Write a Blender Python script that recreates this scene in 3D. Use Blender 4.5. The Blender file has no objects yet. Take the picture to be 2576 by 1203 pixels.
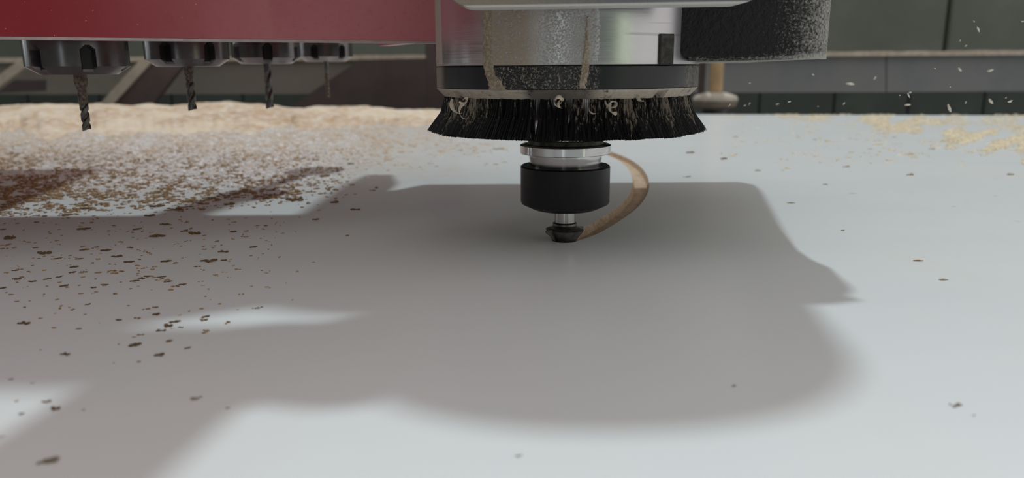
import bpy, bmesh, math, random
from mathutils import Vector, Matrix, noise
C = bpy.context.scene.collection
R = math.radians
random.seed(7)
SC = bpy.context.scene

# ------------------------------------------------------------------ camera
F_PX = 1915.0
CAM_H = 0.118
cam_d = bpy.data.cameras.new('camera'); cam = bpy.data.objects.new('camera', cam_d); C.objects.link(cam)
cam_d.sensor_width = 36.0; cam_d.lens = F_PX * 36.0 / 2576.0
cam_d.clip_start = 0.02; cam_d.clip_end = 60
CM = Matrix.Translation((0, 0, CAM_H)) @ Matrix.Rotation(R(90 - 12.6), 4, 'X') @ Matrix.Rotation(R(-0.4), 4, 'Z')
cam.matrix_world = CM
cam_d.dof.use_dof = True; cam_d.dof.focus_distance = 0.49
cam_d.dof.aperture_fstop = cam_d.lens / 3.3
SC.camera = cam

def at(px, py, D=None, z=None):
    d = CM.to_3x3() @ Vector(((px - 1288) / F_PX, (601.5 - py) / F_PX, -1))
    t = D / d.y if D is not None else (z - CAM_H) / d.z
    return Vector((0, 0, CAM_H)) + d * t

# ------------------------------------------------------------------ world, sun, exposure
w = bpy.data.worlds.new('world'); SC.world = w; w.use_nodes = True
bg = w.node_tree.nodes['Background']
bg.inputs[0].default_value = (1.0, 0.965, 0.955, 1); bg.inputs[1].default_value = 0.52
sun_d = bpy.data.lights.new('sun', 'SUN'); sun = bpy.data.objects.new('sun', sun_d); C.objects.link(sun)
LDIR = Vector((-0.05, -0.38, -1))
sun.rotation_euler = LDIR.to_track_quat('-Z', 'Y').to_euler(); sun.location = (0.3, 2.5, 6)
sun_d.energy = 1.02; sun_d.angle = R(2.0); sun_d.color = (0.86, 1.0, 1.04)
SC.view_settings.view_transform = 'Standard'; SC.view_settings.look = 'None'
SC.view_settings.gamma = 1; SC.view_settings.use_curve_mapping = False
SC.view_settings.exposure = 0.38

# ------------------------------------------------------------------ helpers
def tag(o, label=None, cat=None, group=None, kind=None):
    if label: o['label'] = label
    if cat: o['category'] = cat
    if group: o['group'] = group
    if kind: o['kind'] = kind
    return o
def empty(name, loc, label=None, cat=None, group=None):
    o = bpy.data.objects.new(name, None); C.objects.link(o); o.location = loc
    o.empty_display_size = 0.02
    bpy.context.view_layer.update()
    return tag(o, label, cat, group)
def link(name, me, parent=None, loc=None):
    o = bpy.data.objects.new(name, me); C.objects.link(o)
    if parent: o.parent = parent
    if loc is not None: o.location = loc
    return o
def obj(name, bm, m, parent=None, smooth=False, loc=None):
    me = bpy.data.meshes.new(name)
    bmesh.ops.recalc_face_normals(bm, faces=bm.faces)
    bm.to_mesh(me); bm.free()
    if m: me.materials.append(m)
    if smooth:
        me.shade_smooth()
        try: me.set_sharp_from_angle(angle=R(38))
        except Exception: pass
    return link(name, me, parent, loc)
def world_to(parent, v):
    return Vector(v) - (parent.location if parent else Vector((0, 0, 0)))
def box(bm, a, b, bev=0.0, seg=2):
    r = bmesh.ops.create_cube(bm, size=1)
    vs = r['verts']
    for v in vs:
        v.co = Vector([a[i] + (v.co[i] + .5) * (b[i] - a[i]) for i in range(3)])
    if bev > 0:
        es = list({e for v in vs for e in v.link_edges})
        bmesh.ops.bevel(bm, geom=es, offset=bev, segments=seg, profile=0.5, affect='EDGES')
    return bm
def lathe(bm, prof, n=96, c=(0, 0), cap=True):
    rings = []
    for r, z in prof:
        rings.append([bm.verts.new((c[0] + r * math.cos(2 * math.pi * i / n), c[1] + r * math.sin(2 * math.pi * i / n), z)) for i in range(n)])
    for a, b in zip(rings, rings[1:]):
        for i in range(n):
            bm.faces.new((a[i], a[(i + 1) % n], b[(i + 1) % n], b[i]))
    if cap:
        bm.faces.new(rings[0]); bm.faces.new(rings[-1][::-1])
    return bm
def prism(bm, pts, z0, z1):
    a = [bm.verts.new((p[0], p[1], z0)) for p in pts]; b = [bm.verts.new((p[0], p[1], z1)) for p in pts]
    n = len(pts)
    bm.faces.new(a[::-1]); bm.faces.new(b)
    for i in range(n): bm.faces.new((a[i], a[(i + 1) % n], b[(i + 1) % n], b[i]))
    return bm
def slab(bm, pts, thick):
    """polygon of 3D points given thickness along +y"""
    a = [bm.verts.new(p) for p in pts]; b = [bm.verts.new(Vector(p) + Vector((0, thick, 0))) for p in pts]
    n = len(pts)
    bm.faces.new(a); bm.faces.new(b[::-1])
    for i in range(n): bm.faces.new((a[i], b[i], b[(i + 1) % n], a[(i + 1) % n]))
    return bm
def tube(bm, pts, rad, n=16, cap=True):
    rings = []
    up = Vector((0, 0, 1))
    for k, p in enumerate(pts):
        p = Vector(p)
        t = (Vector(pts[min(k + 1, len(pts) - 1)]) - Vector(pts[max(k - 1, 0)])).normalized()
        s = t.cross(up)
        if s.length < 1e-3: s = t.cross(Vector((0, 1, 0)))
        s.normalize(); q = s.cross(t)
        rr = rad[k] if isinstance(rad, (list, tuple)) else rad
        rings.append([bm.verts.new(p + rr * (math.cos(2 * math.pi * i / n) * s + math.sin(2 * math.pi * i / n) * q)) for i in range(n)])
    for a, b in zip(rings, rings[1:]):
        for i in range(n): bm.faces.new((a[i], a[(i + 1) % n], b[(i + 1) % n], b[i]))
    if cap: bm.faces.new(rings[0]); bm.faces.new(rings[-1][::-1])
    return bm

# ------------------------------------------------------------------ materials
class NT:
    def __init__(s, name):
        s.m = bpy.data.materials.new(name); s.m.use_nodes = True
        s.t = s.m.node_tree; s.b = s.t.nodes['Principled BSDF']
        s.tc = s.n('ShaderNodeTexCoord')
    def n(s, typ, **kw):
        o = s.t.nodes.new(typ)
        for k, v in kw.items():
            if k.startswith('i_'): s.set(o.inputs[k[2:]] if not k[2:].isdigit() else o.inputs[int(k[2:])], v)
            else: setattr(o, k, v)
        return o
    def set(s, inp, v):
        if isinstance(v, bpy.types.NodeSocket): s.t.links.new(v, inp)
        elif isinstance(v, tuple) and len(v) == 3 and inp.type == 'RGBA': inp.default_value = (*v, 1)
        else: inp.default_value = v
    def math(s, op, a, b=0.0, c=None, clamp=False):
        o = s.n('ShaderNodeMath', operation=op, use_clamp=clamp)
        s.set(o.inputs[0], a); s.set(o.inputs[1], b)
        if c is not None: s.set(o.inputs[2], c)
        return o.outputs[0]
    def noise(s, scale, detail=4, rough=.6, vec=None, stretch=None):
        v = vec or s.tc.outputs['Object']
        if stretch:
            mp = s.n('ShaderNodeMapping'); s.set(mp.inputs[0], v); mp.inputs['Scale'].default_value = stretch; v = mp.outputs[0]
        o = s.n('ShaderNodeTexNoise'); s.set(o.inputs['Vector'], v)
        o.inputs['Scale'].default_value = scale; o.inputs['Detail'].default_value = detail; o.inputs['Roughness'].default_value = rough
        return o.outputs[0]
    def ramp(s, f, a, b, lo=0.0, hi=1.0):
        o = s.n('ShaderNodeMapRange', interpolation_type='SMOOTHSTEP'); s.set(o.inputs[0], f)
        o.inputs[1].default_value = a; o.inputs[2].default_value = b; o.inputs[3].default_value = lo; o.inputs[4].default_value = hi
        return o.outputs[0]
    def mix(s, f, a, b):
        o = s.n('ShaderNodeMix', data_type='RGBA'); s.set(o.inputs[0], f); s.set(o.inputs[6], a); s.set(o.inputs[7], b)
        return o.outputs[2]
    def mixf(s, f, a, b):
        o = s.n('ShaderNodeMix', data_type='FLOAT'); s.set(o.inputs[0], f); s.set(o.inputs[2], a); s.set(o.inputs[3], b)
        return o.outputs[0]
    def bump(s, h, dist, strength=1.0, normal=None):
        o = s.n('ShaderNodeBump'); s.set(o.inputs['Height'], h); o.inputs['Distance'].default_value = dist; o.inputs['Strength'].default_value = strength
        if normal: s.set(o.inputs['Normal'], normal)
        return o.outputs[0]
    def out(s, color=None, rough=None, metal=None, normal=None, spec=None):
        if color is not None: s.set(s.b.inputs['Base Color'], color)
        if rough is not None: s.set(s.b.inputs['Roughness'], rough)
        if metal is not None: s.set(s.b.inputs['Metallic'], metal)
        if normal is not None: s.set(s.b.inputs['Normal'], normal)
        if spec is not None: s.set(s.b.inputs['Specular IOR Level'], spec)
        return s.m
def basic(name, c1, c2, scale, rough=.6, metal=0.0, bump=0.0, bscale=None, lo=.35, hi=.65, spec=.5):
    t = NT(name)
    f = t.ramp(t.noise(scale), lo, hi)
    nrm = t.bump(t.noise(bscale or scale * 3), bump) if bump else None
    return t.out(t.mix(f, c1, c2), rough, metal, nrm, spec)

# glossy white melamine, slightly wavy
t = NT('white_laminate')
f = t.ramp(t.noise(3, 3), .3, .7)
haze = t.ramp(t.noise(9, 5, .65, stretch=(1, .35, 1)), .40, .75)
b1 = t.bump(t.noise(7, 1, .4, stretch=(.7, 1.3, 1)), .0012)
sp = t.n('ShaderNodeSeparateXYZ'); t.set(sp.inputs[0], t.tc.outputs['Object'])
wob = t.math('MULTIPLY', t.math('SUBTRACT', t.noise(3.5, 4, .6), .5), .5)
fm = t.math('MULTIPLY', t.ramp(t.math('ADD', sp.outputs[1], wob), .62, 1.0), t.ramp(t.math('ADD', sp.outputs[0], wob), .10, -.30))
fm = t.math('MULTIPLY', fm, t.math('ADD', .25, t.math('MULTIPLY', t.ramp(t.noise(60, 6, .75, stretch=(.6, 1, 1)), .42, .60), .60)))
film = t.math('MAXIMUM', t.math('MULTIPLY', haze, .10), fm)
M_LAM = t.out(t.mix(film, t.mix(f, (.80, .82, .82), (.77, .79, .795)), (.76, .60, .47)), t.mixf(haze, .25, .27), 0, b1, .42)
t = NT('mdf_cut')
f = t.ramp(t.noise(260, 4, .7), .35, .65)
g = t.ramp(t.noise(60, 3), .4, .6)
M_MDF = t.out(t.mix(f, t.mix(g, (.46, .32, .21), (.55, .40, .27)), (.68, .54, .40)), .9, 0, t.bump(t.noise(400, 5, .7), .0012), .1)
M_CRUMB = basic('sawdust_brown', (.26, .15, .075), (.50, .34, .19), 160, .95, 0, .0006, 900, spec=.1)
M_CRUMB_P = basic('sawdust_pale', (.58, .43, .30), (.80, .68, .54), 60, .95, 0, .0006, 900, spec=.1)
M_CRUMB_Y = basic('sawdust_yellow', (.70, .57, .37), (.86, .77, .60), 60, .95, 0, .0006, 900, spec=.1)
t = NT('sawdust_layer')
f = t.ramp(t.noise(2.6, 6, .7), .42, .56); g = t.ramp(t.noise(45, 6, .8), .45, .62)
M_LAYER = t.out(t.mix(g, t.mix(f, (.62, .42, .27), (.84, .68, .50)), (.88, .78, .68)), .95, 0, t.bump(t.noise(160, 5, .7), .004), .1)
M_FLUFF = basic('white_fluff', (.93, .88, .87), (.86, .80, .78), 90, .9, spec=.1)
M_SHAVE = basic('pale_shaving', (.62, .53, .42), (.80, .72, .62), 200, .8, 0, .0004, 600, spec=.2)
M_DUST = basic('packed_dust', (.36, .28, .20), (.56, .47, .37), 500, .95, 0, .0008, 1500, spec=.1)

def angle_nodes(t):
    sp = t.n('ShaderNodeSeparateXYZ'); t.set(sp.inputs[0], t.tc.outputs['Object'])
    th = t.math('ARCTAN2', sp.outputs[0], t.math('MULTIPLY', sp.outputs[1], -1.0))
    return th, sp.outputs[2], sp
# turned aluminium of the hood, with dust film on the front
t = NT('turned_aluminium')
th, z, sp = angle_nodes(t)
cen = t.noise(60, 4, .6)
thn = t.math('ADD', th, t.math('MULTIPLY', t.math('SUBTRACT', cen, .5), .10))
heavy = t.math('MULTIPLY', t.ramp(thn, -.64, -.60), t.ramp(thn, -.38, -.16, 1, 0))
light = t.math('MULTIPLY', t.ramp(thn, -.50, -.30), t.ramp(thn, .11, .15, 1, 0))
spk = t.noise(900, 3, .7); spk2 = t.noise(420, 4, .7)
m1 = t.math('MULTIPLY', heavy, t.ramp(spk2, .30, .50))
m2 = t.math('MULTIPLY', light, t.math('MULTIPLY', t.ramp(spk, .46, .60), .55))
film = t.math('MAXIMUM', t.math('MULTIPLY', t.ramp(z, -.036, -.046), .35), t.math('MULTIPLY', t.ramp(th, -1.16, -1.24), .8))
dm = t.math('MAXIMUM', t.math('MAXIMUM', m1, m2), film, clamp=True)
lines = t.noise(1.0, 5, .8, stretch=(6, 6, 1800))
scr = t.ramp(t.noise(1.0, 2, .5, stretch=(10, 10, 260)), .62, .70)
col = t.mix(dm, t.mix(scr, (.62, .61, .62), (.48, .47, .48)), t.mix(spk2, (.33, .26, .19), (.52, .44, .35)))
M_ALU = t.out(col, t.mixf(dm, t.mixf(lines, .16, .30), .9), t.mixf(dm, .92, 0.0),
              t.bump(t.math('MULTIPLY', spk, dm), .0006, 1.0, t.bump(lines, .00003)))
# black clamping band, same dust
t = NT('black_band')
th, z, sp = angle_nodes(t)
cen = t.noise(80, 4, .6)
thn = t.math('ADD', th, t.math('MULTIPLY', t.math('SUBTRACT', cen, .5), .12))
light = t.math('MULTIPLY', t.ramp(thn, -.58, -.54), t.ramp(thn, .11, .16, 1, 0))
right = t.math('MULTIPLY', t.ramp(th, .86, .98), .45)
spk = t.noise(1000, 3, .7, stretch=(1, 1, .8))
m2 = t.math('MULTIPLY', light, t.math('MULTIPLY', t.ramp(spk, .50, .62), .75))
m3 = t.math('MULTIPLY', right, t.ramp(t.noise(300, 5, .7), .35, .6))
leftd = t.math('MULTIPLY', t.ramp(th, -1.12, -1.25), .5)
dm = t.math('MAXIMUM', t.math('MAXIMUM', m2, m3), leftd, clamp=True)
M_BAND = t.out(t.mix(dm, (.012, .012, .015), (.48, .42, .35)), t.mixf(dm, .34, .9), 0, t.bump(t.math('MULTIPLY', spk, dm), .0008))
t = NT('dusty_rim')
th, z, sp = angle_nodes(t)
n1 = t.noise(160, 5, .7, stretch=(1, 1, .5))
clean = t.math('MULTIPLY', t.ramp(th, -.40, -.30), t.ramp(th, .05, .20, 1, 0))
dm = t.math('MULTIPLY', t.ramp(n1, .30, .44), t.math('SUBTRACT', 1.0, t.math('MULTIPLY', clean, .75)))
M_RIM = t.out(t.mix(dm, (.03, .03, .032), t.mix(t.noise(400), (.40, .33, .26), (.60, .53, .45))), .9, 0, t.bump(n1, .0015))
# bristles
def bristle_mat(name, amt):
    t = NT(name)
    sp = t.n('ShaderNodeSeparateXYZ'); t.set(sp.inputs[0], t.tc.outputs['Object'])
    n1 = t.noise(1.0, 3, .6, stretch=(700, 700, 40))
    n2 = t.noise(900, 2, .5)
    top = t.ramp(sp.outputs[2], -.024, -.002, -.10, .14)
    dm = t.ramp(t.math('ADD', t.math('ADD', n1, t.math('MULTIPLY', n2, .25)), top), .84 - amt, .96 - amt)
    return t.out(t.mix(dm, (.010, .010, .011), (.30, .25, .20)), t.mixf(dm, .45, .9), 0, None, .35)
M_BR = [bristle_mat('bristle_clean', .0), bristle_mat('bristle_dusty', .10), bristle_mat('bristle_very_dusty', .19)]
# crinkle black housing
t = NT('black_crinkle')
sp = t.n('ShaderNodeSeparateXYZ'); t.set(sp.inputs[0], t.tc.outputs['Object'])
n1 = t.noise(1.0, 5, .7, stretch=(620, 620, 620)); n2 = t.noise(260, 4, .7)
gx = t.ramp(sp.outputs[0], .125, .215, -.16, .30)  # lighter to the right: dust plus grazing light put into the colour
gz = t.ramp(sp.outputs[2], .1275, .1215, 0, .28)
dm = t.ramp(t.math('ADD', t.math('ADD', n1, gx), gz), .50, .86)
M_HOUSE = t.out(t.mix(dm, (.010, .010, .010), (.42, .40, .37)), t.mixf(dm, .5, .9), 0, t.bump(n2, .0022), .3)
t = NT('dusty_plate')
sp = t.n('ShaderNodeSeparateXYZ'); t.set(sp.inputs[0], t.tc.outputs['Object'])
f = t.math('ADD', t.ramp(sp.outputs[0], -.02, .07, 1, 0), t.math('SUBTRACT', t.noise(300, 5, .7), .5))
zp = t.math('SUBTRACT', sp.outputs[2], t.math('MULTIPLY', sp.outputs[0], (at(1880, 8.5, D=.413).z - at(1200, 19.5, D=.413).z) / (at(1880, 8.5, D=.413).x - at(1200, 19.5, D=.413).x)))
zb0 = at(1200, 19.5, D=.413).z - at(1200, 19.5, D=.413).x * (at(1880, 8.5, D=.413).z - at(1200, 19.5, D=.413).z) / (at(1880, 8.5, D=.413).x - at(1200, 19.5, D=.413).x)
edge = t.ramp(zp, zb0 + .0016, zb0 + .0008)  # bright highlight of the lower rim painted into the plate colour
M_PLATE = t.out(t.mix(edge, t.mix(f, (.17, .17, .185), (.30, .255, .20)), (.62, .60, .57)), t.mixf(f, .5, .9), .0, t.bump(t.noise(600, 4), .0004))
M_BLACK = basic('black_oxide', (.009, .009, .010), (.013, .012, .013), 30, .42, .15, .0, spec=.35)
t = NT('chuck_steel')
f = t.ramp(t.noise(120, 5, .7), .45, .8)
M_CHUCK = t.out(t.mix(f, (.17, .155, .16), (.20, .185, .18)), t.mixf(f, .22, .30), .85, None)
t = NT('ground_steel')
lines = t.noise(1.0, 4, .8, stretch=(8, 8, 2600))
M_STEEL = t.out(t.mix(lines, (.42, .41, .41), (.60, .58, .57)), t.mixf(lines, .10, .18), 1.0, t.bump(lines, .00001))
M_STEELD = basic('dark_steel', (.10, .095, .09), (.20, .185, .17), 200, .38, .85, .0001, 800)
M_BITDUST = basic('gummed_bit', (.10, .075, .055), (.26, .20, .16), 500, .6, .45, .0003, 1200)
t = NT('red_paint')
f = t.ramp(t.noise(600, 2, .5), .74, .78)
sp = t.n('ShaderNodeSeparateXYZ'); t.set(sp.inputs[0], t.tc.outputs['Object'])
reflex = t.math('MULTIPLY', t.ramp(t.math('ADD', sp.outputs[0], t.math('MULTIPLY', t.math('SUBTRACT', t.noise(18, 5, .6), .5), .05)), -.10, .13), .78)  # light reflex on the cover's right end, painted as a paler pink
reflex = t.math('MULTIPLY', reflex, t.ramp(t.noise(300, 4, .7), .2, .5, .75, 1))
M_RED = t.out(t.mix(t.math('MAXIMUM', f, reflex), (.33, .026, .038), (.88, .34, .38)), .30, 0, t.bump(t.noise(500, 3), .00006), .5)
M_REDU = basic('pale_edge', (.60, .48, .46), (.50, .38, .36), 80, .6)
M_DARKM = basic('machine_dark', (.05, .05, .052), (.08, .08, .08), 20, .5)
M_GREYM = basic('machine_grey', (.30, .31, .32), (.36, .37, .38), 10, .5)
t = NT('wall_paint')
f = t.ramp(t.noise(1.5, 4), .35, .65)
M_WALL = t.out(t.mix(f, (.125, .145, .115), (.165, .18, .15)), .75, 0, t.bump(t.noise(90, 4), .002))
M_WALLD = basic('wall_lower_shaded', (.065, .085, .072), (.05, .062, .055), 3, .8)  # darker copy of the wall tone: shade below the rail painted in
M_JOINT = basic('joint', (.075, .08, .07), (.09, .095, .08), 20, .9)
M_RAIL_B = basic('rail_blue_grey', (.20, .215, .23), (.25, .255, .255), 3, .6)
M_RAIL_W = basic('rail_warm_grey', (.25, .225, .185), (.20, .18, .155), 3, .6)
M_RDUST = basic('rail_dust', (.55, .47, .37), (.68, .60, .50), 60, .95, 0, .003, 120)
M_BROWN = basic('brown_steel', (.095, .07, .068), (.075, .055, .055), 8, .6)
M_LEDGE = basic('pale_bar', (.46, .41, .35), (.36, .33, .28), 20, .7)
M_ROD = basic('tan_rod', (.52, .36, .19), (.44, .30, .16), 30, .5)
M_POD = basic('dusty_disc', (.44, .40, .33), (.55, .50, .42), 40, .9, 0, .002, 200)
M_PODB = basic('dusty_disc_side', (.26, .22, .18), (.34, .28, .23), 40, .9)
M_FLOOR = basic('concrete', (.20, .19, .18), (.27, .26, .25), 4, .8)
M_BED = basic('spoilboard', (.42, .32, .22), (.36, .27, .18), 12, .9)
t = NT('daylight_pane')
t.set(t.b.inputs['Base Color'], (.02, .02, .02)); t.set(t.b.inputs['Emission Color'], (.86, .96, 1.0)); t.b.inputs['Emission Strength'].default_value = 5.0
M_DAY = t.m
t = NT('leafy_daylight_pane')
t.set(t.b.inputs['Base Color'], (.02, .02, .02)); t.set(t.b.inputs['Emission Color'], t.mix(t.ramp(t.noise(2.5, 4), .4, .6), (.55, .85, .30), (.95, 1.0, .92))); t.b.inputs['Emission Strength'].default_value = 5.0
M_DAYG = t.m
M_FRAME = basic('window_frame_paint', (.30, .31, .30), (.25, .26, .25), 10, .6)

# ------------------------------------------------------------------ setting
WB = 4.2
bm = bmesh.new(); box(bm, (-4.2, -3.6, -.92), (4.2, WB + .3, -.88)); tag(obj('floor', bm, M_FLOOR), kind='structure')
wall = obj('wall_back', box(bmesh.new(), (-4.2, WB + .02, -.88), (4.2, WB + .2, 2.6)), M_JOINT); tag(wall, kind='structure')
# panels seen above and below the rail; joints at measured places
zmid = -.02
xs = [at(p, 250, D=WB).x for p in (-110, 70, 250, 432, 611, 795, 980, 1165, 1350, 1535, 1720, 1910, 2098, 2285, 2475, 2665)]
for a, b in zip(xs, xs[1:]):
    bm = bmesh.new(); box(bm, (a + .004, WB - .006, -.40), (b - .004, WB + .03, zmid + .045 - .008), .006, 1)
    obj('panel', bm, M_WALLD, wall)
xs = [at(p, 100, D=WB).x for p in (-300, 215, 665, 1150, 1760, 2375, 2990)]
for a, b in zip(xs, xs[1:]):
    bm = bmesh.new(); box(bm, (a + .009, WB - .02, zmid + .05), (b - .009, WB + .03, .95), .01, 1)
    obj('panel', bm, M_WALL, wall)
# window walls that the photo only shows in reflections
def wall_with_windows(name, x_axis, pos, a0, a1, wins, thick, paneM):
    """x_axis True: wall runs along x at y=pos; else along y at x=pos. wins: (lo, hi, z0, z1, mat)"""
    def bx(bm, lo, hi, z0, z1, d0=0.0, d1=1.0):
        p0, p1 = pos + thick * d0, pos + thick * d1
        lo2, hi2 = min(p0, p1), max(p0, p1)
        if x_axis: box(bm, (lo, lo2, z0), (hi, hi2, z1))
        else: box(bm, (lo2, lo, z0), (hi2, hi, z1))
    bm = bmesh.new(); cur = a0
    for lo, hi, z0, z1, m in sorted(wins, key=lambda q: q[0]):
        bx(bm, cur, lo, -.88, 2.6); bx(bm, lo, hi, -.88, z0); bx(bm, lo, hi, z1, 2.6); cur = hi
    bx(bm, cur, a1, -.88, 2.6)
    tag(obj(name, bm, M_WALL), kind='structure')
    for lo, hi, z0, z1, m in wins:
        wn = wall_with_windows.n = getattr(wall_with_windows, 'n', 0) + 1
        bm = bmesh.new(); bx(bm, lo, hi, z0, z1, .55, .6)
        wo = tag(obj('window_%d' % wn, bm, m), kind='structure')
        bm = bmesh.new()
        for (p, q, r, s) in ((lo, lo + .05, z0, z1), (hi - .05, hi, z0, z1), (lo + .05, hi - .05, z0, z0 + .05), (lo + .05, hi - .05, z1 - .05, z1), (lo + .05, hi - .05, (z0 + z1) / 2 - .02, (z0 + z1) / 2 + .02)):
            bx(bm, p, q, r, s, .3, .52)
        obj('window_frame', bm, M_FRAME, wo)
wall_with_windows('wall_front', True, -3.2, -4.2, 4.2, [(-.68, -.50, -.1, 1.9, M_DAY), (3.40, 3.72, -.1, 2.1, M_DAYG)], -.2, None)
wall_with_windows('wall_left', False, -3.8, -3.2, WB, [(1.05, 1.3, .15, .62, M_DAY), (1.8, 2.15, .15, .62, M_DAY)], -.2, None)

# the machine bed and the sheet
def gp(px, py): v = at(px, py, z=0); return (v.x, v.y)
BL = gp(-60, 281); BR = gp(2640, 291)
dx, dy = BR[0] - BL[0], BR[1] - BL[1]; L = math.hypot(dx, dy); ux, uy = dx / L, dy / L; nx, ny = uy, -ux
corners = [(BL[0] - .1 * ux, BL[1] - .1 * uy), (BR[0] + .25 * ux, BR[1] + .25 * uy)]
depth = 2.75
poly = [corners[0], corners[1], (corners[1][0] + nx * depth, corners[1][1] + ny * depth), (corners[0][0] + nx * depth, corners[0][1] + ny * depth)]
def inset(p, d):
    cx = sum(q[0] for q in poly) / 4; cy = sum(q[1] for q in poly) / 4
    v = Vector((p[0] - cx, p[1] - cy)); v = v * (1 - d / v.length); return (cx + v.x, cy + v.y)
bed = empty('machine_table', (0, .6, -.88), 'grey router table carrying the white sheet', 'table')
obj('bed_plate', prism(bmesh.new(), [(q[0], q[1] - .6) for q in [inset(p, .06) for p in poly]], .88 - .080, .88 - .0182), M_GREYM, bed)
for q in [inset(p, .28) for p in poly]:
    obj('leg', box(bmesh.new(), (q[0] - .05, q[1] - .65, 0), (q[0] + .05, q[1] - .55, .80), .004, 1), M_GREYM, bed)

GP = [(.0372, .5235), (.054, .546), (.0755, .590), (.100, .65), (.1195, .715), (.1335, .78), (.1445, .86), (.1495, .94), (.147, 1.02), (.135, 1.10), (.113, 1.18)]
def smooth_path(P, k=8):
    out = []
    for i in range(len(P) - 1):
        p0 = Vector(P[max(i - 1, 0)]); p1 = Vector(P[i]); p2 = Vector(P[i + 1]); p3 = Vector(P[min(i + 2, len(P) - 1)])
        for j in range(k):
            s = j / k
            out.append(.5 * ((2 * p1) + (p2 - p0) * s + (2 * p0 - 5 * p1 + 4 * p2 - p3) * s * s + (-p0 + 3 * p1 - 3 * p2 + p3) * s ** 3))
    out.append(Vector(P[-1])); return out
path = smooth_path(GP)
GD = .0055
bm = bmesh.new(); rows = []
pr = [(-.0097, .002), (.0097, .002), (.0085, 0), (.0062, -GD), (-.0062, -GD), (-.0085, 0)]
for i, p in enumerate(path):
    tdir = (path[min(i + 1, len(path) - 1)] - path[max(i - 1, 0)]).normalized(); nn = Vector((tdir.y, -tdir.x))
    rows.append([bm.verts.new((p.x + nn.x * o, p.y + nn.y * o, z)) for o, z in pr])
for a, b in zip(rows, rows[1:]):
    for i in range(6): bm.faces.new((a[i], a[(i + 1) % 6], b[(i + 1) % 6], b[i]))
bm.faces.new(rows[0]); bm.faces.new(rows[-1][::-1])
cutter = obj('groove_cutter', bm, M_MDF)
bm = bmesh.new(); lathe(bm, [(.0066, -GD - .0001), (.0092, 0), (.0105, .0021)], 40, (GP[0][0], GP[0][1]))
cutter2 = obj('groove_cutter2', bm, M_MDF)
bm = prism(bmesh.new(), poly, -.018, 0)
sheet = obj('white_sheet', bm, M_LAM); sheet.data.materials.append(M_MDF)
for c in (cutter, cutter2):
    md = sheet.modifiers.new('b', 'BOOLEAN'); md.object = c; md.operation = 'DIFFERENCE'; md.solver = 'EXACT'
    try: md.material_mode = 'TRANSFER'
    except Exception: pass
bpy.context.view_layer.update()
ev = sheet.evaluated_get(bpy.context.evaluated_depsgraph_get())
me = bpy.data.meshes.new_from_object(ev); sheet.modifiers.clear(); sheet.data = me
for c in (cutter, cutter2): bpy.data.objects.remove(c)
mi = {m.name: i for i, m in enumerate(me.materials)}
for p in me.polygons:      # side faces and the cut show the board's core
    p.material_index = mi['white_laminate'] if (p.normal.z > .9 and p.center.z > -.0005) else mi['mdf_cut']
tag(sheet, 'large glossy white laminated board with a curved groove routed into it', 'board')

# ------------------------------------------------------------------ rail, braces, post and disc behind
RD = 2.75
def rail_piece(name, pts, D0, D1, m, parent, thick=.05):
    P = []
    for i, (x, y) in enumerate(pts):
        D = D0 + (D1 - D0) * (x + 60) / 2700
        P.append(at(x, y, D=D) - parent.location)
    return obj(name, slab(bmesh.new(), P, thick), m, parent)
rail = empty('guard_rail', (0, RD, -.88), 'long dusty horizontal rail behind the white board, blue grey at right', 'rail')
rail_piece('rail_face', [(-60, 157), (1090, 152), (1090, 236), (-60, 238)], 2.9, 2.75, M_RAIL_W, rail)['label'] = 'warm grey left length of the rail'
rail_piece('rail_face', [(1092, 150), (2228, 139), (2228, 232), (1092, 235)], 2.9, 2.75, M_RAIL_B, rail)['label'] = 'blue grey middle length of the rail'
rail_piece('rail_face', [(2231, 139), (2650, 136), (2650, 229), (2231, 232)], 2.9, 2.75, M_RAIL_B, rail)['label'] = 'blue grey right length of the rail'
# dusty cap: uneven top edge
pts = [(-60, 158), (2650, 138)] + [(x, 138 - 12 - (x - 2650) * -0.0 + (2650 - x) * .0074 - 3 * noise.noise(Vector((x * .02, 3, 0)))) for x in range(2650, -61, -14)]
rail_piece('dust_cap', pts, 2.88, 2.73, M_RDUST, rail, .07)['label'] = 'pale layer of dust along the top of the rail'
for px in (-220, 2900):
    v = at(px, 200, D=2.85) - rail.location
    obj('post', box(bmesh.new(), (v.x - .03, .06, 0), (v.x + .03, .12, 1.05)), M_BROWN, rail)
a = at(-220, 200, D=2.9); b = at(2900, 200, D=2.9)
obj('back_bar', box(bmesh.new(), (a.x, .05 + .09, .93), (b.x, .09 + .10, .97)), M_BROWN, rail)
def flat_thing(name, pts, D, thick, m, label, cat, strips=()):
    cx = sum(p[0] for p in pts) / len(pts); base = at(cx, max(p[1] for p in pts), D=D)
    e = empty(name, base, label, cat)
    obj('plate', slab(bmesh.new(), [at(x, y, D=D) - base for x, y in pts], thick), m, e)
    for s in strips: obj('edge_strip', slab(bmesh.new(), [at(x, y, D=D - .012) - base for x, y in s], .012), M_LEDGE, e)
    return e
flat_thing('diagonal_brace', [(380, 150), (470, 150), (330, 330), (216, 330)], 2.5, .03, M_BROWN, 'dark brown diagonal brace with a pale front edge, between first and second drill bits', 'brace',
           [[(354, 148), (388, 148), (222, 330), (188, 330)]])
flat_thing('diagonal_bar', [(70, 135), (110, 135), (-80, 275), (-120, 275)], 2.5, .03, M_LEDGE, 'pale thin diagonal bar at the far left behind the drill chucks', 'brace')
flat_thing('rail_shade_plate', [(905, 150), (1075, 147), (1075, 330), (640, 330)], 2.68, .02, M_BROWN, 'dark brown slanted plate standing for shade on the rail, left of the brush', 'plate')  # dark plate stands in for the shadow across the rail
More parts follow.
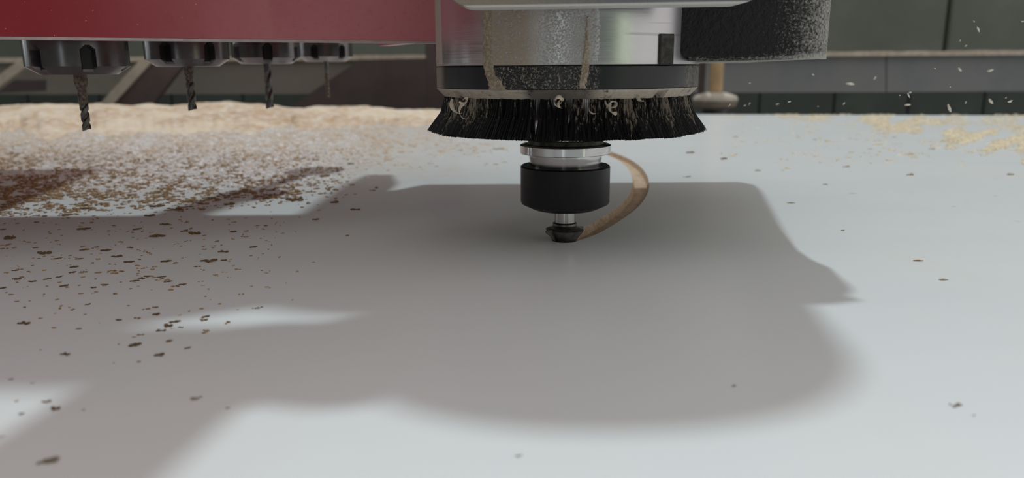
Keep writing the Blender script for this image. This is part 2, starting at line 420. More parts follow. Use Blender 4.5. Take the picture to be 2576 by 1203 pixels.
p0 = at(1072, 200, D=2.4); p1 = at(1104, 200, D=2.4)
tag(obj('steel_post', box(bmesh.new(), (p0.x, 2.4, -.88), (p1.x + .05, 2.46, .5), .004, 1), basic('post_maroon', (.055, .038, .040), (.07, .05, .05), 10, .6)), 'dark maroon upright post behind the left edge of the brush', 'post')
pd = at(1799, 255, D=2.33)
pod = empty('round_stand', (pd.x, pd.y, -.88), 'tan rod standing on a round dusty disc behind the brush', 'stand')
zt = at(1799, 240, D=2.33).z + .88; zb = at(1799, 274, D=2.33).z + .88
r0 = 55 / F_PX * 2.33
obj('disc_top', lathe(bmesh.new(), [(r0 * .97, zt - .018), (r0, zt - .012), (r0 * .93, zt - .002), (r0 * .6, zt + .006), (.02, zt + .010)], 48), M_POD, pod, True)
obj('disc_body', lathe(bmesh.new(), [(r0 * .55, zb - .0), (r0 * .9, zb + .008), (r0 * .985, zt - .019)], 48), M_PODB, pod, True)
obj('rod', lathe(bmesh.new(), [(.020, zt + .011), (.0195, zt + .25)], 24), M_ROD, pod, True)
obj('pedestal', lathe(bmesh.new(), [(.14, 0), (.14, .02), (.035, .04), (.035, zb - .001)], 32), M_DARKM, pod, True)
obj('rod_shadow_bar', box(bmesh.new(), (-.042, .03, zt - .01), (-.026, .05, zt + .25)), M_BROWN, pod)  # brown strip stands in for the shadow beside the rod
pod.children[-1].name = 'rod_shade_bar'

# ------------------------------------------------------------------ spindle, dust hood
CX, CY = .0372, .5250
hood = empty('dust_hood', (CX, CY, .16), 'round aluminium dust hood with black band and ring of black bristles', 'dust hood')
HR = .0868
def HZ(z): return z - .16
obj('hood_wall', lathe(bmesh.new(), [(HR - .006, HZ(.198)), (HR, HZ(.197)), (HR, HZ(.1202)), (HR - .0012, HZ(.1198)), (HR - .010, HZ(.1198)), (HR - .010, HZ(.198))], 160, cap=False), M_ALU, hood, True)
obj('clamp_band', lathe(bmesh.new(), [(HR - .008, HZ(.1197)), (HR - .0006, HZ(.1195)), (HR + .0001, HZ(.1190)), (HR + .0001, HZ(.1066)), (HR - .0006, HZ(.1062)), (HR - .008, HZ(.1061))], 160, cap=False), M_BAND, hood, True)
bm = bmesh.new(); lathe(bm, [(HR - .030, HZ(.1061)), (HR - .0002, HZ(.1061)), (HR - .0003, HZ(.1052)), (HR - .0048, HZ(.1008)), (HR - .030, HZ(.1008))], 240, cap=False)
for v in bm.verts:   # notches and caked unevenness on the lower rim
    r = math.hypot(v.co.x, v.co.y); th = math.atan2(v.co.x, -v.co.y)
    n = noise.noise(Vector((th * 22, v.co.z * 300, 1)))
    if r > HR - .01:
        k = 1 + .0045 * n; v.co.x *= k; v.co.y *= k
        if v.co.z < HZ(.102): v.co.z += .0007 * noise.noise(Vector((th * 30, 0, 5)))
        for tn in (-.98, .66):
            if abs(th - tn) < .035 and v.co.z < HZ(.104): v.co.z += .0022; v.co.x *= .975; v.co.y *= .975
obj('brush_ring', bm, M_RIM, hood, True)
# thin bright fin of the hood edge at far left/right: a flange lip
obj('top_cap', lathe(bmesh.new(), [(.034, HZ(.194)), (HR - .011, HZ(.194)), (HR - .011, HZ(.198)), (.034, HZ(.198))], 96, cap=False), M_GREYM, hood)
# the dark key block on the right front of the hood
def th_px(px, z=.14):
    lo, hi = -1.3, 1.3
    inv = CM.inverted()
    for _ in range(40):
        m = (lo + hi) / 2; q = inv @ Vector((CX + HR * math.sin(m), CY - HR * math.cos(m), z))
        if 1288 + F_PX * q.x / -q.z < px: lo = m
        else: hi = m
    return lo
ka = th_px(1675)
bm = bmesh.new(); box(bm, (-.0046, -.0030, HZ(.1199)), (.0046, .0035, HZ(.1372)), .0005, 1)
bmesh.ops.transform(bm, verts=bm.verts, matrix=Matrix.Rotation(ka * .55, 4, 'Z'))
for v in bm.verts: v.co.x += (HR - .0003) * math.sin(ka); v.co.y -= (HR - .0003) * math.cos(ka)
o = obj('key_block', bm, basic('worn_black', (.02, .018, .016), (.075, .065, .055), 220, .5, .3), hood); o['label'] = 'small dark key block set into the hood wall'

# bristle tufts
def tuft_mesh(seed, mat, n=330):
    rg = random.Random(seed); V = []; Fc = []
    lean = rg.uniform(-.0022, .0022); lengthen = rg.uniform(-.0008, .0008)
    for s in range(n):
        a = rg.uniform(-1, 1); b = rg.uniform(-1, 1)
        root = Vector((a * .0022, b * .0021, .0012))
        stray = 1.0 if rg.random() > .03 else 1.7
        tip = Vector((.0075 + a * .0062 + rg.gauss(0, .0006) * stray, b * .0052 * stray + lean + rg.gauss(0, .0008), -.0232 - rg.random() * .0009 - lengthen + .0010 * abs(a + .4)))
        mid = root.lerp(tip, .5) + Vector((-.0018 - .0010 * a, -b * .0002, 0))
        base = len(V)
        for p, rr in ((root, .00019), (mid, .00021), (tip, .00016)):
            for k in range(3):
                an = 2 * math.pi * k / 3
                V.append(p + Vector((rr * math.cos(an), rr * math.sin(an), 0)))
        for lv in (0, 3):
            for k in range(3):
                Fc.append((base + lv + k, base + lv + (k + 1) % 3, base + lv + 3 + (k + 1) % 3, base + lv + 3 + k))
        Fc.append((base + 8, base + 7, base + 6))
    me = bpy.data.meshes.new('bristles'); me.from_pydata([tuple(v) for v in V], [], Fc)
    me.materials.append(mat); return me
variants = [[tuft_mesh(10 * k + j, M_BR[k]) for j in range(4)] for k in range(3)]
NT_ = 52
for i in range(NT_):
    th = 2 * math.pi * i / NT_ + .02
    d = math.degrees((th + math.pi) % (2 * math.pi) - math.pi)     # 0 = front, + right
    kind = 0
    if -75 < d < -38: kind = 2 if i % 2 else 1
    elif -38 <= d < 0: kind = 0
    elif 0 <= d < 10: kind = 1
    elif 10 <= d < 75: kind = 2 if i % 3 == 0 else 1
    me = variants[kind][random.randrange(4)]
    o = link('bristle_tuft', me, hood)
    rr = HR - .0076
    o.location = (rr * math.sin(th), -rr * math.cos(th), HZ(.1008))
    o.rotation_euler = (0, 0, th - math.pi / 2)
    o.scale = (1, 1 + random.uniform(-.12, .10), 1)
# caked dust streaks on the wall of the hood
def hood_pt(px, z, off=0):
    th = th_px(px, z); r = HR + off
    return Vector((r * math.sin(th), -r * math.cos(th), HZ(z)))
def streak(name, ctrl, seed, label):
    bm = bmesh.new(); nz, nw = 90, 16; rows = []
    for i in range(nz + 1):
        s = i / nz * (len(ctrl) - 1); k = min(int(s), len(ctrl) - 2); f = s - k
        z = ctrl[k][0] * (1 - f) + ctrl[k + 1][0] * f
        lo = ctrl[k][1] * (1 - f) + ctrl[k + 1][1] * f + 3.5 * noise.noise(Vector((z * 700, seed, 0)))
        hi = ctrl[k][2] * (1 - f) + ctrl[k + 1][2] * f + 4.5 * noise.noise(Vector((z * 600, seed + 5, 0)))
        row = []
        for j in range(nw + 1):
            q = j / nw; px = lo + (hi - lo) * q
            h = (1 - (2 * q - 1) ** 4) * (.0007 + .0008 * max(0, .5 + noise.noise(Vector((px * .25, z * 1400, seed))))) - .0002
            row.append(bm.verts.new(hood_pt(px, z, h)))
        rows.append(row)
    for a, b in zip(rows, rows[1:]):
        for j in range(nw): bm.faces.new((a[j], a[j + 1], b[j + 1], b[j]))
    o = obj(name, bm, M_DUST, hood, True); o['kind'] = 'stuff'; o['label'] = label
streak('dust_streak', [(.155, 1213, 1236), (.138, 1214, 1238), (.121, 1214, 1240), (.115, 1220, 1246), (.111, 1226, 1262), (.1062, 1229, 1274)], 2, 'thick caked dust streak on the left front')
streak('dust_streak', [(.146, 1476, 1480), (.134, 1472, 1482), (.121, 1464, 1484), (.114, 1460, 1480), (.107, 1455, 1472)], 9, 'narrow caked dust streak on the right front')

# spindle nose, tool holder, nut
holder = empty('tool_holder', (CX, CY, .0225), 'steel tool holder with a bright flange and a black collet nut below the brush', 'tool holder')
def TZ(z): return z - .0225
obj('taper_seat', lathe(bmesh.new(), [(.024, TZ(.150)), (.024, TZ(.0755)), (.0238, TZ(.0712))], 96), M_STEEL, holder, True)
obj('gripper_groove', lathe(bmesh.new(), [(.0238, TZ(.0712)), (.0255, TZ(.0705)), (.0262, TZ(.0680)), (.0300, TZ(.0672))], 96), M_STEELD, holder, True)
obj('flange', lathe(bmesh.new(), [(.0262, TZ(.0676)), (.0298, TZ(.0676)), (.0313, TZ(.0669)), (.0313, TZ(.0617)), (.0310, TZ(.0614)), (.0252, TZ(.0614))], 128), M_STEEL, holder, True)
obj('neck', lathe(bmesh.new(), [(.0251, TZ(.0614)), (.0251, TZ(.0580)), (.0247, TZ(.0572)), (.0247, TZ(.0525))], 96), M_STEEL, holder, True)
obj('collet_nut', lathe(bmesh.new(), [(.0248, TZ(.0530)), (.0300, TZ(.0530)), (.0309, TZ(.0520)), (.0309, TZ(.0278)), (.0302, TZ(.0264)), (.0236, TZ(.0232)), (.0220, TZ(.0226)), (.008, TZ(.0226))], 128), M_BLACK, holder, True)
# cutter
bit = empty('router_bit', (CX, CY, -.0054), 'dark flared profile cutter with steel shank biting into the white board', 'router bit')
def BZ(z): return z + .0054
obj('shank', lathe(bmesh.new(), [(.0072, BZ(.0300)), (.0072, BZ(.0128))], 48), M_STEEL, bit, True)
obj('collar', lathe(bmesh.new(), [(.0073, BZ(.0128)), (.0084, BZ(.0121)), (.0086, BZ(.0108)), (.0078, BZ(.0100)), (.0092, BZ(.0092)), (.0100, BZ(.0084))], 48), M_STEELD, bit, True)
bm = bmesh.new(); n = 72; rings = []
prof = [(.0072, 0.0), (.0074, .0010), (.0080, .0045), (.0108, .0085), (.0136, .0118), (.0138, .0130), (.0105, .0142)]
for r, z in prof:
    ring = []
    for i in range(n):
        a = 2 * math.pi * i / n; s = (math.sin(a * 2 + z * 30) + 1) / 2
        rr = r * (1 - .22 * s ** 3)
        ring.append(bm.verts.new((rr * math.cos(a), rr * math.sin(a), z)))
    rings.append(ring)
for a, b in zip(rings, rings[1:]):
    for i in range(n): bm.faces.new((a[i], a[(i + 1) % n], b[(i + 1) % n], b[i]))
bm.faces.new(rings[0]); bm.faces.new(rings[-1][::-1])
obj('cutter_body', bm, basic('cutter_dark', (.10, .092, .086), (.17, .155, .145), 260, .42, .7), bit, True)
for k in range(2):
    bm = bmesh.new()
    slab(bm, [(.0060, 0, .0002), (.0080, 0, .0002), (.0090, 0, .0050), (.0122, 0, .0090), (.0156, 0, .0118), (.0158, 0, .0132), (.0110, 0, .0136)], .0012)
    bmesh.ops.transform(bm, verts=bm.verts, matrix=Matrix.Rotation(R(28 + 180 * k), 4, 'Z'))
    obj('cutting_blade', bm, M_STEELD, bit)

# router head above the frame: front plate (seen) and unseen motor body shaped for its shadow
head = empty('spindle_carriage', (CX, .56, .1525), 'dusty grey head plate with rounded lower corners above the dust hood', 'router head')
def rrect(w0, w1, z0, z1, r, n=10):
    P = []
    for cx_, cz_, a0 in ((w0 + r, z0 + r, 180), (w1 - r, z0 + r, 270), (w1 - r, z1 - r, 0), (w0 + r, z1 - r, 90)):
        for i in range(n + 1):
            a = R(a0 + 90 * i / n); P.append((cx_ + r * math.cos(a), cz_ + r * math.sin(a)))
    return P
D0 = .413
xl = at(1108, 8, D=D0).x; xr = at(1942, 0, D=D0).x
zl = at(1200, 19.5, D=D0).z; zr = at(1880, 8.5, D=D0).z
bm = bmesh.new(); P = [(x, D0, z + (zr - zl) * (x - xl) / (xr - xl)) for x, z in rrect(xl, xr, zl, .30, .018)]
hl = head.location
slab(bm, [Vector(p) - hl for p in P], .020)
es = [e for e in bm.edges if all(abs(v.co.y - (D0 - hl.y)) < 1e-5 for v in e.verts)]
bmesh.ops.bevel(bm, geom=es, offset=.0011, segments=3, profile=.5, affect='EDGES')
o = obj('front_plate', bm, M_PLATE, head, True)
for v in o.data.vertices: v.co += hl          # keep object coordinates = world for the material
o.location = -hl
def rpoly(cx_, cy_, ax, ay, e_=2.6, n=64):
    P = []
    for i in range(n):
        a = 2 * math.pi * i / n
        P.append((cx_ + abs(math.cos(a)) ** (2 / e_) * math.copysign(ax, math.cos(a)), cy_ + abs(math.sin(a)) ** (2 / e_) * math.copysign(ay, math.sin(a))))
    return P
obj('unseen_motor_body', prism(bmesh.new(), rpoly(.063 - hl.x, .545 - hl.y, .111, .098, 2.3), .250 - hl.z, .565 - hl.z), M_GREYM, head, True)
obj('spindle_nose', lathe(bmesh.new(), [(.062, .1995 - hl.z), (.062, .2495 - hl.z)], 64, (CX - hl.x, CY - hl.y)), M_GREYM, head, True)
obj('shade_carriage', prism(bmesh.new(), [(p[0] - hl.x, p[1] - hl.y) for p in [(-.112, .70), (.10, .70), (.10, .882), (-.080, .882), (-.112, .835)]], .236 - hl.z, .33 - hl.z), M_GREYM, head)  # unseen block added to cast the straight back edge of the shadow
obj('toothed_shade_plate', prism(bmesh.new(), [(p[0] - hl.x, p[1] - hl.y) for p in [(.14, .462), (.175, .463), (.1925, .469), (.181, .481), (.1885, .487), (.1805, .497), (.188, .502), (.180, .514), (.182, .540), (.14, .55)]], .2365 - hl.z, .2445 - hl.z), M_GREYM, head)  # added out of view to give the shadow its toothed right edge
obj('shade_bridge', prism(bmesh.new(), [(p[0] - hl.x, p[1] - hl.y) for p in [(-.104, .618), (-.075, .605), (-.055, .600), (.06, .592), (.06, .85), (-.13, .85), (-.13, .625)]], .6205 - hl.z, .640 - hl.z), M_GREYM, head)  # added out of view to close a sunlit gap on the board
obj('shade_bridge_column', prism(bmesh.new(), rpoly(.05 - hl.x, .62 - hl.y, .03, .02), .5655 - hl.z, .620 - hl.z), M_GREYM, head)
hose_g = [(900, 903), (610, 896), (390, 1004), (140, 1190), (-90, 1400)]
hp = []
for k, (px, py) in enumerate(hose_g):
    g = at(px, py, z=0); zz = .42 + .012 * k
    hp.append(Vector((g.x + .05 * zz, g.y + .38 * zz, zz)))
hp = [Vector((-.052, hp[0].y + .02, .43))] + hp + [hp[-1] + Vector((-.10, -.05, .10))]
sp_ = []
for i in range(len(hp) - 1):
    for j in range(14): sp_.append(hp[i].lerp(hp[i + 1], j / 14))
sp_.append(hp[-1])
hose = obj('shade_hose', tube(bmesh.new(), [tuple(p) for p in sp_], [.034 + .017 * max(0, 1 - k / 44) + .0015 * (k % 2) for k in range(len(sp_))], 28), M_DARKM, None, True)  # unseen hose, laid out backwards from the shadow band it casts
tag(hose, 'added ribbed hose above the view, shaped to shade the left of the board', 'hose')

# extraction housing at right
hs = empty('extraction_housing', (0, 0, 0), 'big black crinkle extraction housing right of the hood, dust and painted light on its corner', 'housing')
HD = .466
hx0 = at(1713, 100, D=HD).x; hx1 = at(2124, 100, D=HD).x
zb_ = at(1800, 153.5, D=HD).z; hz_r = at(2080, 148, D=HD).z
Pl = [(hx0, HD), ]
rc = .030
Pl = [(hx0, HD)]
for i in range(13):
    a = R(-90 + 82 * i / 12); Pl.append((hx1 - rc + rc * math.cos(a), HD + rc + rc * math.sin(a)))
Pl += [(hx1 - .010, .535), (hx1 + .058, .825), (hx1 + .048, .845), (CX + .05, .845), (CX + .03, .62)] + [(CX + .0882 * math.cos(R(q)), CY + .0882 * math.sin(R(q))) for q in range(66, -37, -6)]
bm = prism(bmesh.new(), Pl, zb_, .235)
es = [e for e in bm.edges if all(abs(v.co.z - zb_) < 1e-6 for v in e.verts)]
bmesh.ops.bevel(bm, geom=es, offset=.0065, segments=5, profile=.5, affect='EDGES')
for v in bm.verts:
    if v.co.z < .15: v.co.z += (hz_r - zb_) * max(0, (v.co.x - hx0)) / (hx1 - hx0)
obj('housing_body', bm, M_HOUSE, hs, True)

# ------------------------------------------------------------------ red drilling unit and its chucks
ZB = CAM_H + .0200
red = empty('drilling_unit', (-.20, .56, ZB), 'red painted drilling unit cover at upper left with four chucks under it', 'machine cover')
rl = red.location
def edge_pt(px, py): return at(px, py, z=ZB)
fl = edge_pt(0, 96.5); fr = edge_pt(1095, 107.5)
dv = Vector((fr.x - fl.x, fr.y - fl.y)); dvn = dv.normalized()
A = Vector((fl.x, fl.y)) - dvn * .25; B = Vector((fr.x, fr.y)) + dvn * .007
nn = Vector((-dvn.y, dvn.x))
# shell plan: front face A-B, shallow return
t_ = .010
plan = [A, B, B + nn * .13, B + nn * .13 - dvn * t_, B + nn * t_ - dvn * t_, A + nn * t_ + dvn * t_, A + nn * .13 + dvn * t_, A + nn * .13]
bm = prism(bmesh.new(), [(p.x - rl.x, p.y - rl.y) for p in plan], 0.0012, .410)
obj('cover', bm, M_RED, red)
bm = prism(bmesh.new(), [(p.x - rl.x, p.y - rl.y) for p in [A - nn * .0004, B - nn * .0004, B + nn * .0092, A + nn * .0092]], -.0006, .0011)
o = obj('cover_lip', bm, M_REDU, red); o['label'] = 'thin pale pink lip along the lower edge'
# back skirt of the cover whose lower edge shows between the chucks
q0, q1 = A + nn * .118, B + nn * .118
bm = prism(bmesh.new(), [(p.x - rl.x, p.y - rl.y) for p in [q0 + dvn * .011, q1 - dvn * .011, q1 - dvn * .011 + nn * .004, q0 + dvn * .011 + nn * .004]], .0005 + .001, .30)
CHK = [  # px centre x, bottom y, shoulder y, px width, tip px, tip y
    (201, 188, 169, 270), (474, 167.5, 153, 216), (671, 160.5, 148, 172), (820, 155, 144, 138)]
NR = .033
pos = []
for px, by, sy, wpx in CHK:
    u = (px - 1288) / F_PX
    dep = F_PX * NR * 2 / wpx * math.sqrt(1 + u * u)
    D = dep / math.cos(R(12.6))
    pos.append((at(px, by, D=D), D))
ys = [p[1] for p in pos]
i0 = A + nn * .014 + dvn * .02; i1 = B + nn * .014 - dvn * .055
blk = [i0, i1, (-.104, .80), (-.104, .93), (-.120, 1.0), (-.150, 1.0), (-.152, .755), (-.42, .755), (-.49, 1.07), (-1.0, 1.07), (-1.0, .45)]  # unseen block behind the cover, outline shaped for the shade it casts
blk = [(p[0], p[1]) for p in blk]
obj('unseen_drill_block', prism(bmesh.new(), [(p[0] - rl.x, p[1] - rl.y) for p in blk], .200, .409), M_RED, red)
obj('chuck_rail', prism(bmesh.new(), [(p[0] - rl.x, p[1] - rl.y) for p in [(pos[0][0].x - .03, pos[0][1] - .02), (pos[0][0].x + .03, pos[0][1] - .03), (pos[3][0].x + .024, pos[3][1] + .03), (pos[3][0].x - .024, pos[3][1] + .03)]], .5005, .53), M_DARKM, red)
obj('shade_box', prism(bmesh.new(), [(p[0] - rl.x, p[1] - rl.y) for p in [(-.100, .512), (-.100, .550), (-.60, .555), (-.60, .40), (-.245, .512)]], .4105, .50), M_RED, red)  # unseen box added to carry the cover's shade further forward
def chuck_mesh():
    bm = bmesh.new(); n = 216
    H = .042
    zs = [0, .0002, .0018, .0036, .0054, .0056] + [.0056 + (H - .0056) * i / 44 for i in range(1, 45)]
    def rad(z):
        if z <= .0056: return NR * (.735 + (1 - .735) * z / .0056)
        return NR
    rings = []
    for z in zs:
        ring = []
        for i in range(n):
            a = 2 * math.pi * i / n
            ph = ((a + R(30)) % R(60)) - R(30)
            wdt = ph * NR; top = .0190 - .0044; hw = .0044
            ins = abs(wdt) < hw and (z < top or (z - top) ** 2 + wdt ** 2 < hw ** 2)
            r = rad(z)
            if ins: r = min(r, NR * .84)
            ring.append(bm.verts.new((r * math.cos(a), r * math.sin(a), z)))
        rings.append(ring)
    for a, b in zip(rings, rings[1:]):
        for i in range(n): bm.faces.new((a[i], a[(i + 1) % n], b[(i + 1) % n], b[i]))
    # bottom face with collet recess
    inner = [bm.verts.new((.0105 * math.cos(2 * math.pi * i / n), .0105 * math.sin(2 * math.pi * i / n), 0)) for i in range(n)]
    deep = [bm.verts.new((.0095 * math.cos(2 * math.pi * i / n), .0095 * math.sin(2 * math.pi * i / n), .0008)) for i in range(n)]
    for i in range(n):
        bm.faces.new((rings[0][i], inner[i], inner[(i + 1) % n], rings[0][(i + 1) % n]))
        bm.faces.new((inner[i], deep[i], deep[(i + 1) % n], inner[(i + 1) % n]))
    bm.faces.new(deep); bm.faces.new(rings[-1])
    bmesh.ops.recalc_face_normals(bm, faces=bm.faces)
    me = bpy.data.meshes.new('chuck_nut'); bm.to_mesh(me); bm.free(); me.materials.append(M_CHUCK); me.materials.append(M_BLACK)
    for p in me.polygons:
        rr = max(math.hypot(me.vertices[q].co.x, me.vertices[q].co.y) for q in p.vertices)
        if p.center.z > .0036 and rr < NR * .9 and p.center.z < .04: p.material_index = 1  # slot faces turned black: shade of the recess put into the material
    me.shade_smooth(); me.set_sharp_from_angle(angle=R(35)); return me
CM_ = chuck_mesh()
labs = ['nearest and largest slotted dark steel collet chuck, hanging at far left', 'second slotted collet chuck from the left under the red cover', 'third collet chuck from the left under the red cover', 'farthest and smallest collet chuck, rightmost of the row under the red cover']
for i, ((v, D), lab) in enumerate(zip(pos, labs)):
    e = empty('collet_chuck', v, lab, 'chuck', 'collet chucks under the red cover')
    o = link('nut', CM_, e); o.rotation_euler = (0, 0, R([10, 23.5, 50, 20][i]))
    top = ZB + .500 - v.z
    obj('spindle_shaft', lathe(bmesh.new(), [(.010, v.z + .0424 - rl.z), (.010, v.z + top - rl.z)], 32, (v.x - rl.x, v.y - rl.y)), M_STEELD, red, True)

def fluted(bm, z0, z1, r, turns, seg=60, lobes=2, depth=.45, tipcone=.0, n=36, r1=None, ph=0):
    rings = []
    for k in range(seg + 1):
        f = k / seg; z = z0 + (z1 - z0) * f; tw = turns * 2 * math.pi * f + ph
        rr = r + ((r1 if r1 else r) - r) * f
        ring = []
        for i in range(n):
            a = 2 * math.pi * i / n
            s = math.cos(lobes * (a - tw))
            q = rr * (1 - depth * max(0, -s) ** 1.0)
            zz = z
            if tipcone and f > .93: zz = z; 
            ring.append(bm.verts.new((q * math.cos(a), q * math.sin(a), zz)))
        rings.append(ring)
    # slanted tip
    last = rings[-1]
    for v in last: v.co.z += tipcone * (v.co.x / r)
    for a, b in zip(rings, rings[1:]):
        for i in range(n): bm.faces.new((a[i], a[(i + 1) % n], b[(i + 1) % n], b[i]))
    bm.faces.new(rings[0]); bm.faces.new(last[::-1])
def drill(i, label, tip_y, parts):
    v, D = pos[i]
    e = empty('drill_bit', (v.x, v.y, at(CHK[i][0], tip_y, D=D).z), label, 'drill bit', 'drill bits in the chucks')
    zt = v.z - e.location.z; k = D * math.cos(R(12.6)) / F_PX     # metres per pixel here
    Hh = tip_y - CHK[i][1]
    def Z(y): return (tip_y - y) / Hh * zt
    for p in parts:
        bm = bmesh.new()
        if p[0] == 'l':
            lathe(bm, [(r * k, Z(y)) for r, y in p[3]], 32); obj(p[1], bm, p[2], e, True)
        else:
            _, nm, m, y0, y1, r, turns, dpt, tc, ph = p
            fluted(bm, Z(y0), Z(y1), r * k, turns, depth=dpt, tipcone=tc, ph=ph); obj(nm, bm, m, e, True)
    return e
drill(0, 'longest drill bit with brown collar, hanging in the nearest chuck', 326, [
    ('l', 'collar', M_BITDUST, [(15, 182), (15, 196), (16, 200), (15.5, 212), (11, 222), (10.5, 226)]),
    ('l', 'shank', M_BITDUST, [(10.3, 226), (11, 240), (11, 262)]),
    ('f', 'flutes', M_STEELD, 262, 326, 10.2, -1.1, .40, .0012, .9)])
drill(1, 'twisted drill bit in the second chuck', 276, [
    ('l', 'shank', M_BITDUST, [(12, 160), (12.5, 178), (10, 196), (7.5, 208)]),
    ('f', 'flutes', M_STEELD, 207, 276, 10.5, -1.0, .50, .0012, .4)])
drill(2, 'twisted drill bit in the third chuck', 271, [
    ('l', 'shank', M_STEELD, [(10, 154), (9.5, 176)]),
    ('f', 'flutes', M_STEELD, 175, 271, 9.8, -1.15, .50, .0012, 1.6)])
drill(3, 'thinnest straight drill bit, in the farthest chuck', 245, [
    ('l', 'shank', M_STEELD, [(7, 148), (6.5, 176), (5.2, 184)]),
    ('f', 'flutes', M_BITDUST, 184, 245, 5.4, -3, .2, .0003, 0)])

# the added hose by the head is shaped for its shade on the board
# ------------------------------------------------------------------ sawdust
def lump_verts(rg, sub=1):
    bm = bmesh.new(); bmesh.ops.create_icosphere(bm, subdivisions=sub, radius=1)
    for v in bm.verts: v.co *= 1 + rg.uniform(-.38, .38)
    V = [v.co.copy() for v in bm.verts]; Fc = [tuple(v.index for v in f.verts) for f in bm.faces]; bm.free()
    return V, Fc
rgl = random.Random(3)
LUMPS = [lump_verts(rgl) for _ in range(10)]
def lumps_mesh(name, items, mat):
    V = []; Fc = []
    for (x, y, z, a, b, c, rot, k) in items:
        lv, lf = LUMPS[k % 10]; base = len(V); cs, sn = math.cos(rot), math.sin(rot)
        for v in lv:
            X, Y = v.x * a, v.y * b
            V.append((x + X * cs - Y * sn, y + X * sn + Y * cs, max(z + v.z * c, .00003)))
        Fc += [tuple(base + q for q in f) for f in lf]
    me = bpy.data.meshes.new(name); me.from_pydata(V, [], Fc); me.materials.append(mat); return me
def crumb_mesh(seed, mat):
    rg = random.Random(seed); it = []
    for _ in range(rg.randint(7, 12)):
        x = rg.gauss(0, .42); s = rg.uniform(.13, .30)
        it.append((x, x * .12 + rg.gauss(0, .20), .10, s * 1.3, s, .13 * rg.uniform(.6, 1.6), rg.uniform(0, 3), rg.randrange(10)))
    return lumps_mesh('crumb', it, mat)
CR = [crumb_mesh(40 + i, M_CRUMB) for i in range(8)]
CRP = [crumb_mesh(60 + i, M_CRUMB_P) for i in range(4)]
L5 = [(430,530,55),(240,575,35),(537,580,30),(560,618,75),(1040,470,95),(1165,492,65),(990,532,60),(1085,590,70),(560,488,100),(1215,632,50),(1280,650,90),(875,675,20),(1040,665,80),(1430,698,30),(1530,638,55),(1620,632,30),(1750,695,20),(1670,737,50),(2080,557,50),(2330,492,65),(2200,445,70),(2150,385,60),(2140,270,80),(2310,190,50),(238,742,35),(550,757,40),(700,760,65),(295,780,90),(360,815,40),(645,817,30),(775,800,60),(855,835,70),(915,820,25),(525,815,50),(1098,832,60),(1460,770,70),(1340,830,60),(1400,828,80),(1470,826,50),(215,858,20),(100,893,40),(187,897,20),(490,870,70),(480,903,45),(310,948,40),(215,965,50),(425,992,60),(110,950,60),(390,935,40),(885,960,50),(925,945,50),(975,930,50),(1060,935,50),(1110,965,50),(1205,983,50),(110,1097,30),(15,622,40),(20,1008,50),(615,1005,40),(1025,1183,60),(1355,1195,60),(580,1115,40),(1940,430,120),(1515,455,70),(1395,415,60),(1760,420,60),(380,695,20),(403,660,18),(500,805,16),(932,795,16),(1315,785,14),(1578,885,16),(835,637,14),(1400,560,25),(1750,597,35),(900,620,50),(60,680,90),(790,705,40),(850,742,45)]
L8 = [(160,43,90),(570,78,35),(850,18,60),(1475,15,55),(1485,92,40),(1150,95,70),(1210,60,70),(1265,30,80),(1295,70,40),(1005,125,50),(965,138,25),(975,197,105),(1145,272,90),(1355,218,50),(1000,318,40),(460,265,75),(80,445,40),(230,472,30),(400,657,70),(120,600,35),(150,695,50),(600,665,30),(1640,650,40),(5,860,40),(290,232,20),(820,325,20),(340,605,60)]
pl = [(a / 2.615, 340 + b / 2.615, c / 2.615) for a, b, c in L5] + [(a / 2.862, 800 + b / 2.862, c / 2.862) for a, b, c in L8]
rc_ = random.Random(11)
def put_crumb(px, py, w, mesh, label, group=None, zs=1.0, asp=None):
    v = at(px, py, z=0); s = w / F_PX * v.y
    o = link('sawdust_crumb', mesh); o.location = (v.x, v.y, 0)
    o.scale = (s * .62, s * (asp or rc_.uniform(.5, .9)), s * .55 * zs); o.rotation_euler = (0, 0, rc_.uniform(-.3, .6))
    return tag(o, label, 'sawdust', group)
ORD = ['first', 'second', 'third', 'fourth', 'fifth', 'sixth', 'seventh', 'eighth', 'ninth', 'tenth', 'eleventh', 'twelfth', 'thirteenth', 'fourteenth', 'fifteenth', 'sixteenth', 'seventeenth', 'eighteenth']
def sized(w): return 'tiny' if w < 10 else 'small' if w < 20 else 'medium' if w < 30 else 'large'
BANDS = [(0, 480, 'among the dense drift'), (480, 530, 'on the front edge of the dense drift'), (530, 572, 'just in front of the dense drift'), (572, 610, 'level with the cutter top'),
         (610, 637, 'level with the cutter tip'), (637, 655, 'just nearer than the cutter tip'), (655, 690, 'on the mid left shade'), (690, 735, 'well behind the lens shaped sunlit spot'), (735, 792, 'level with back of the lens shaped spot'),
         (792, 825, 'level with front of the lens shaped spot'), (825, 870, 'just nearer than the lens shaped spot'), (870, 950, 'between lens shaped spot and corner'), (950, 1203, 'at or inside the sunlit corner')]
for lo, hi, where in BANDS:
    row = sorted([q for q in pl if lo <= q[1] < hi])
    for k, (px, py, wd) in enumerate(row):
        put_crumb(px, py, wd, CR[rc_.randrange(8)], '%s brown crumb, %s from the left %s' % (sized(wd), ORD[k], where), 'loose brown crumbs on the left of the board')
put_crumb(650, 775, 19, CRP[0], 'pale crumb at the back edge of the lens shaped sunlit spot')
put_crumb(116, 1163, 62, CRP[1], 'largest pale sawdust crumb, nearest the camera at lower left', zs=.7, asp=.6)
put_crumb(491, 1003, 30, CRP[2], 'single pale crumb in the shade right of the sunlit corner', zs=.8)
put_crumb(2405, 1020, 26, CRP[3], 'lone tan crumb on the sunlit board at lower right')
put_crumb(1305, 1147, 16, CRP[0], 'tiny pale crumb on the sunlit board at bottom centre')
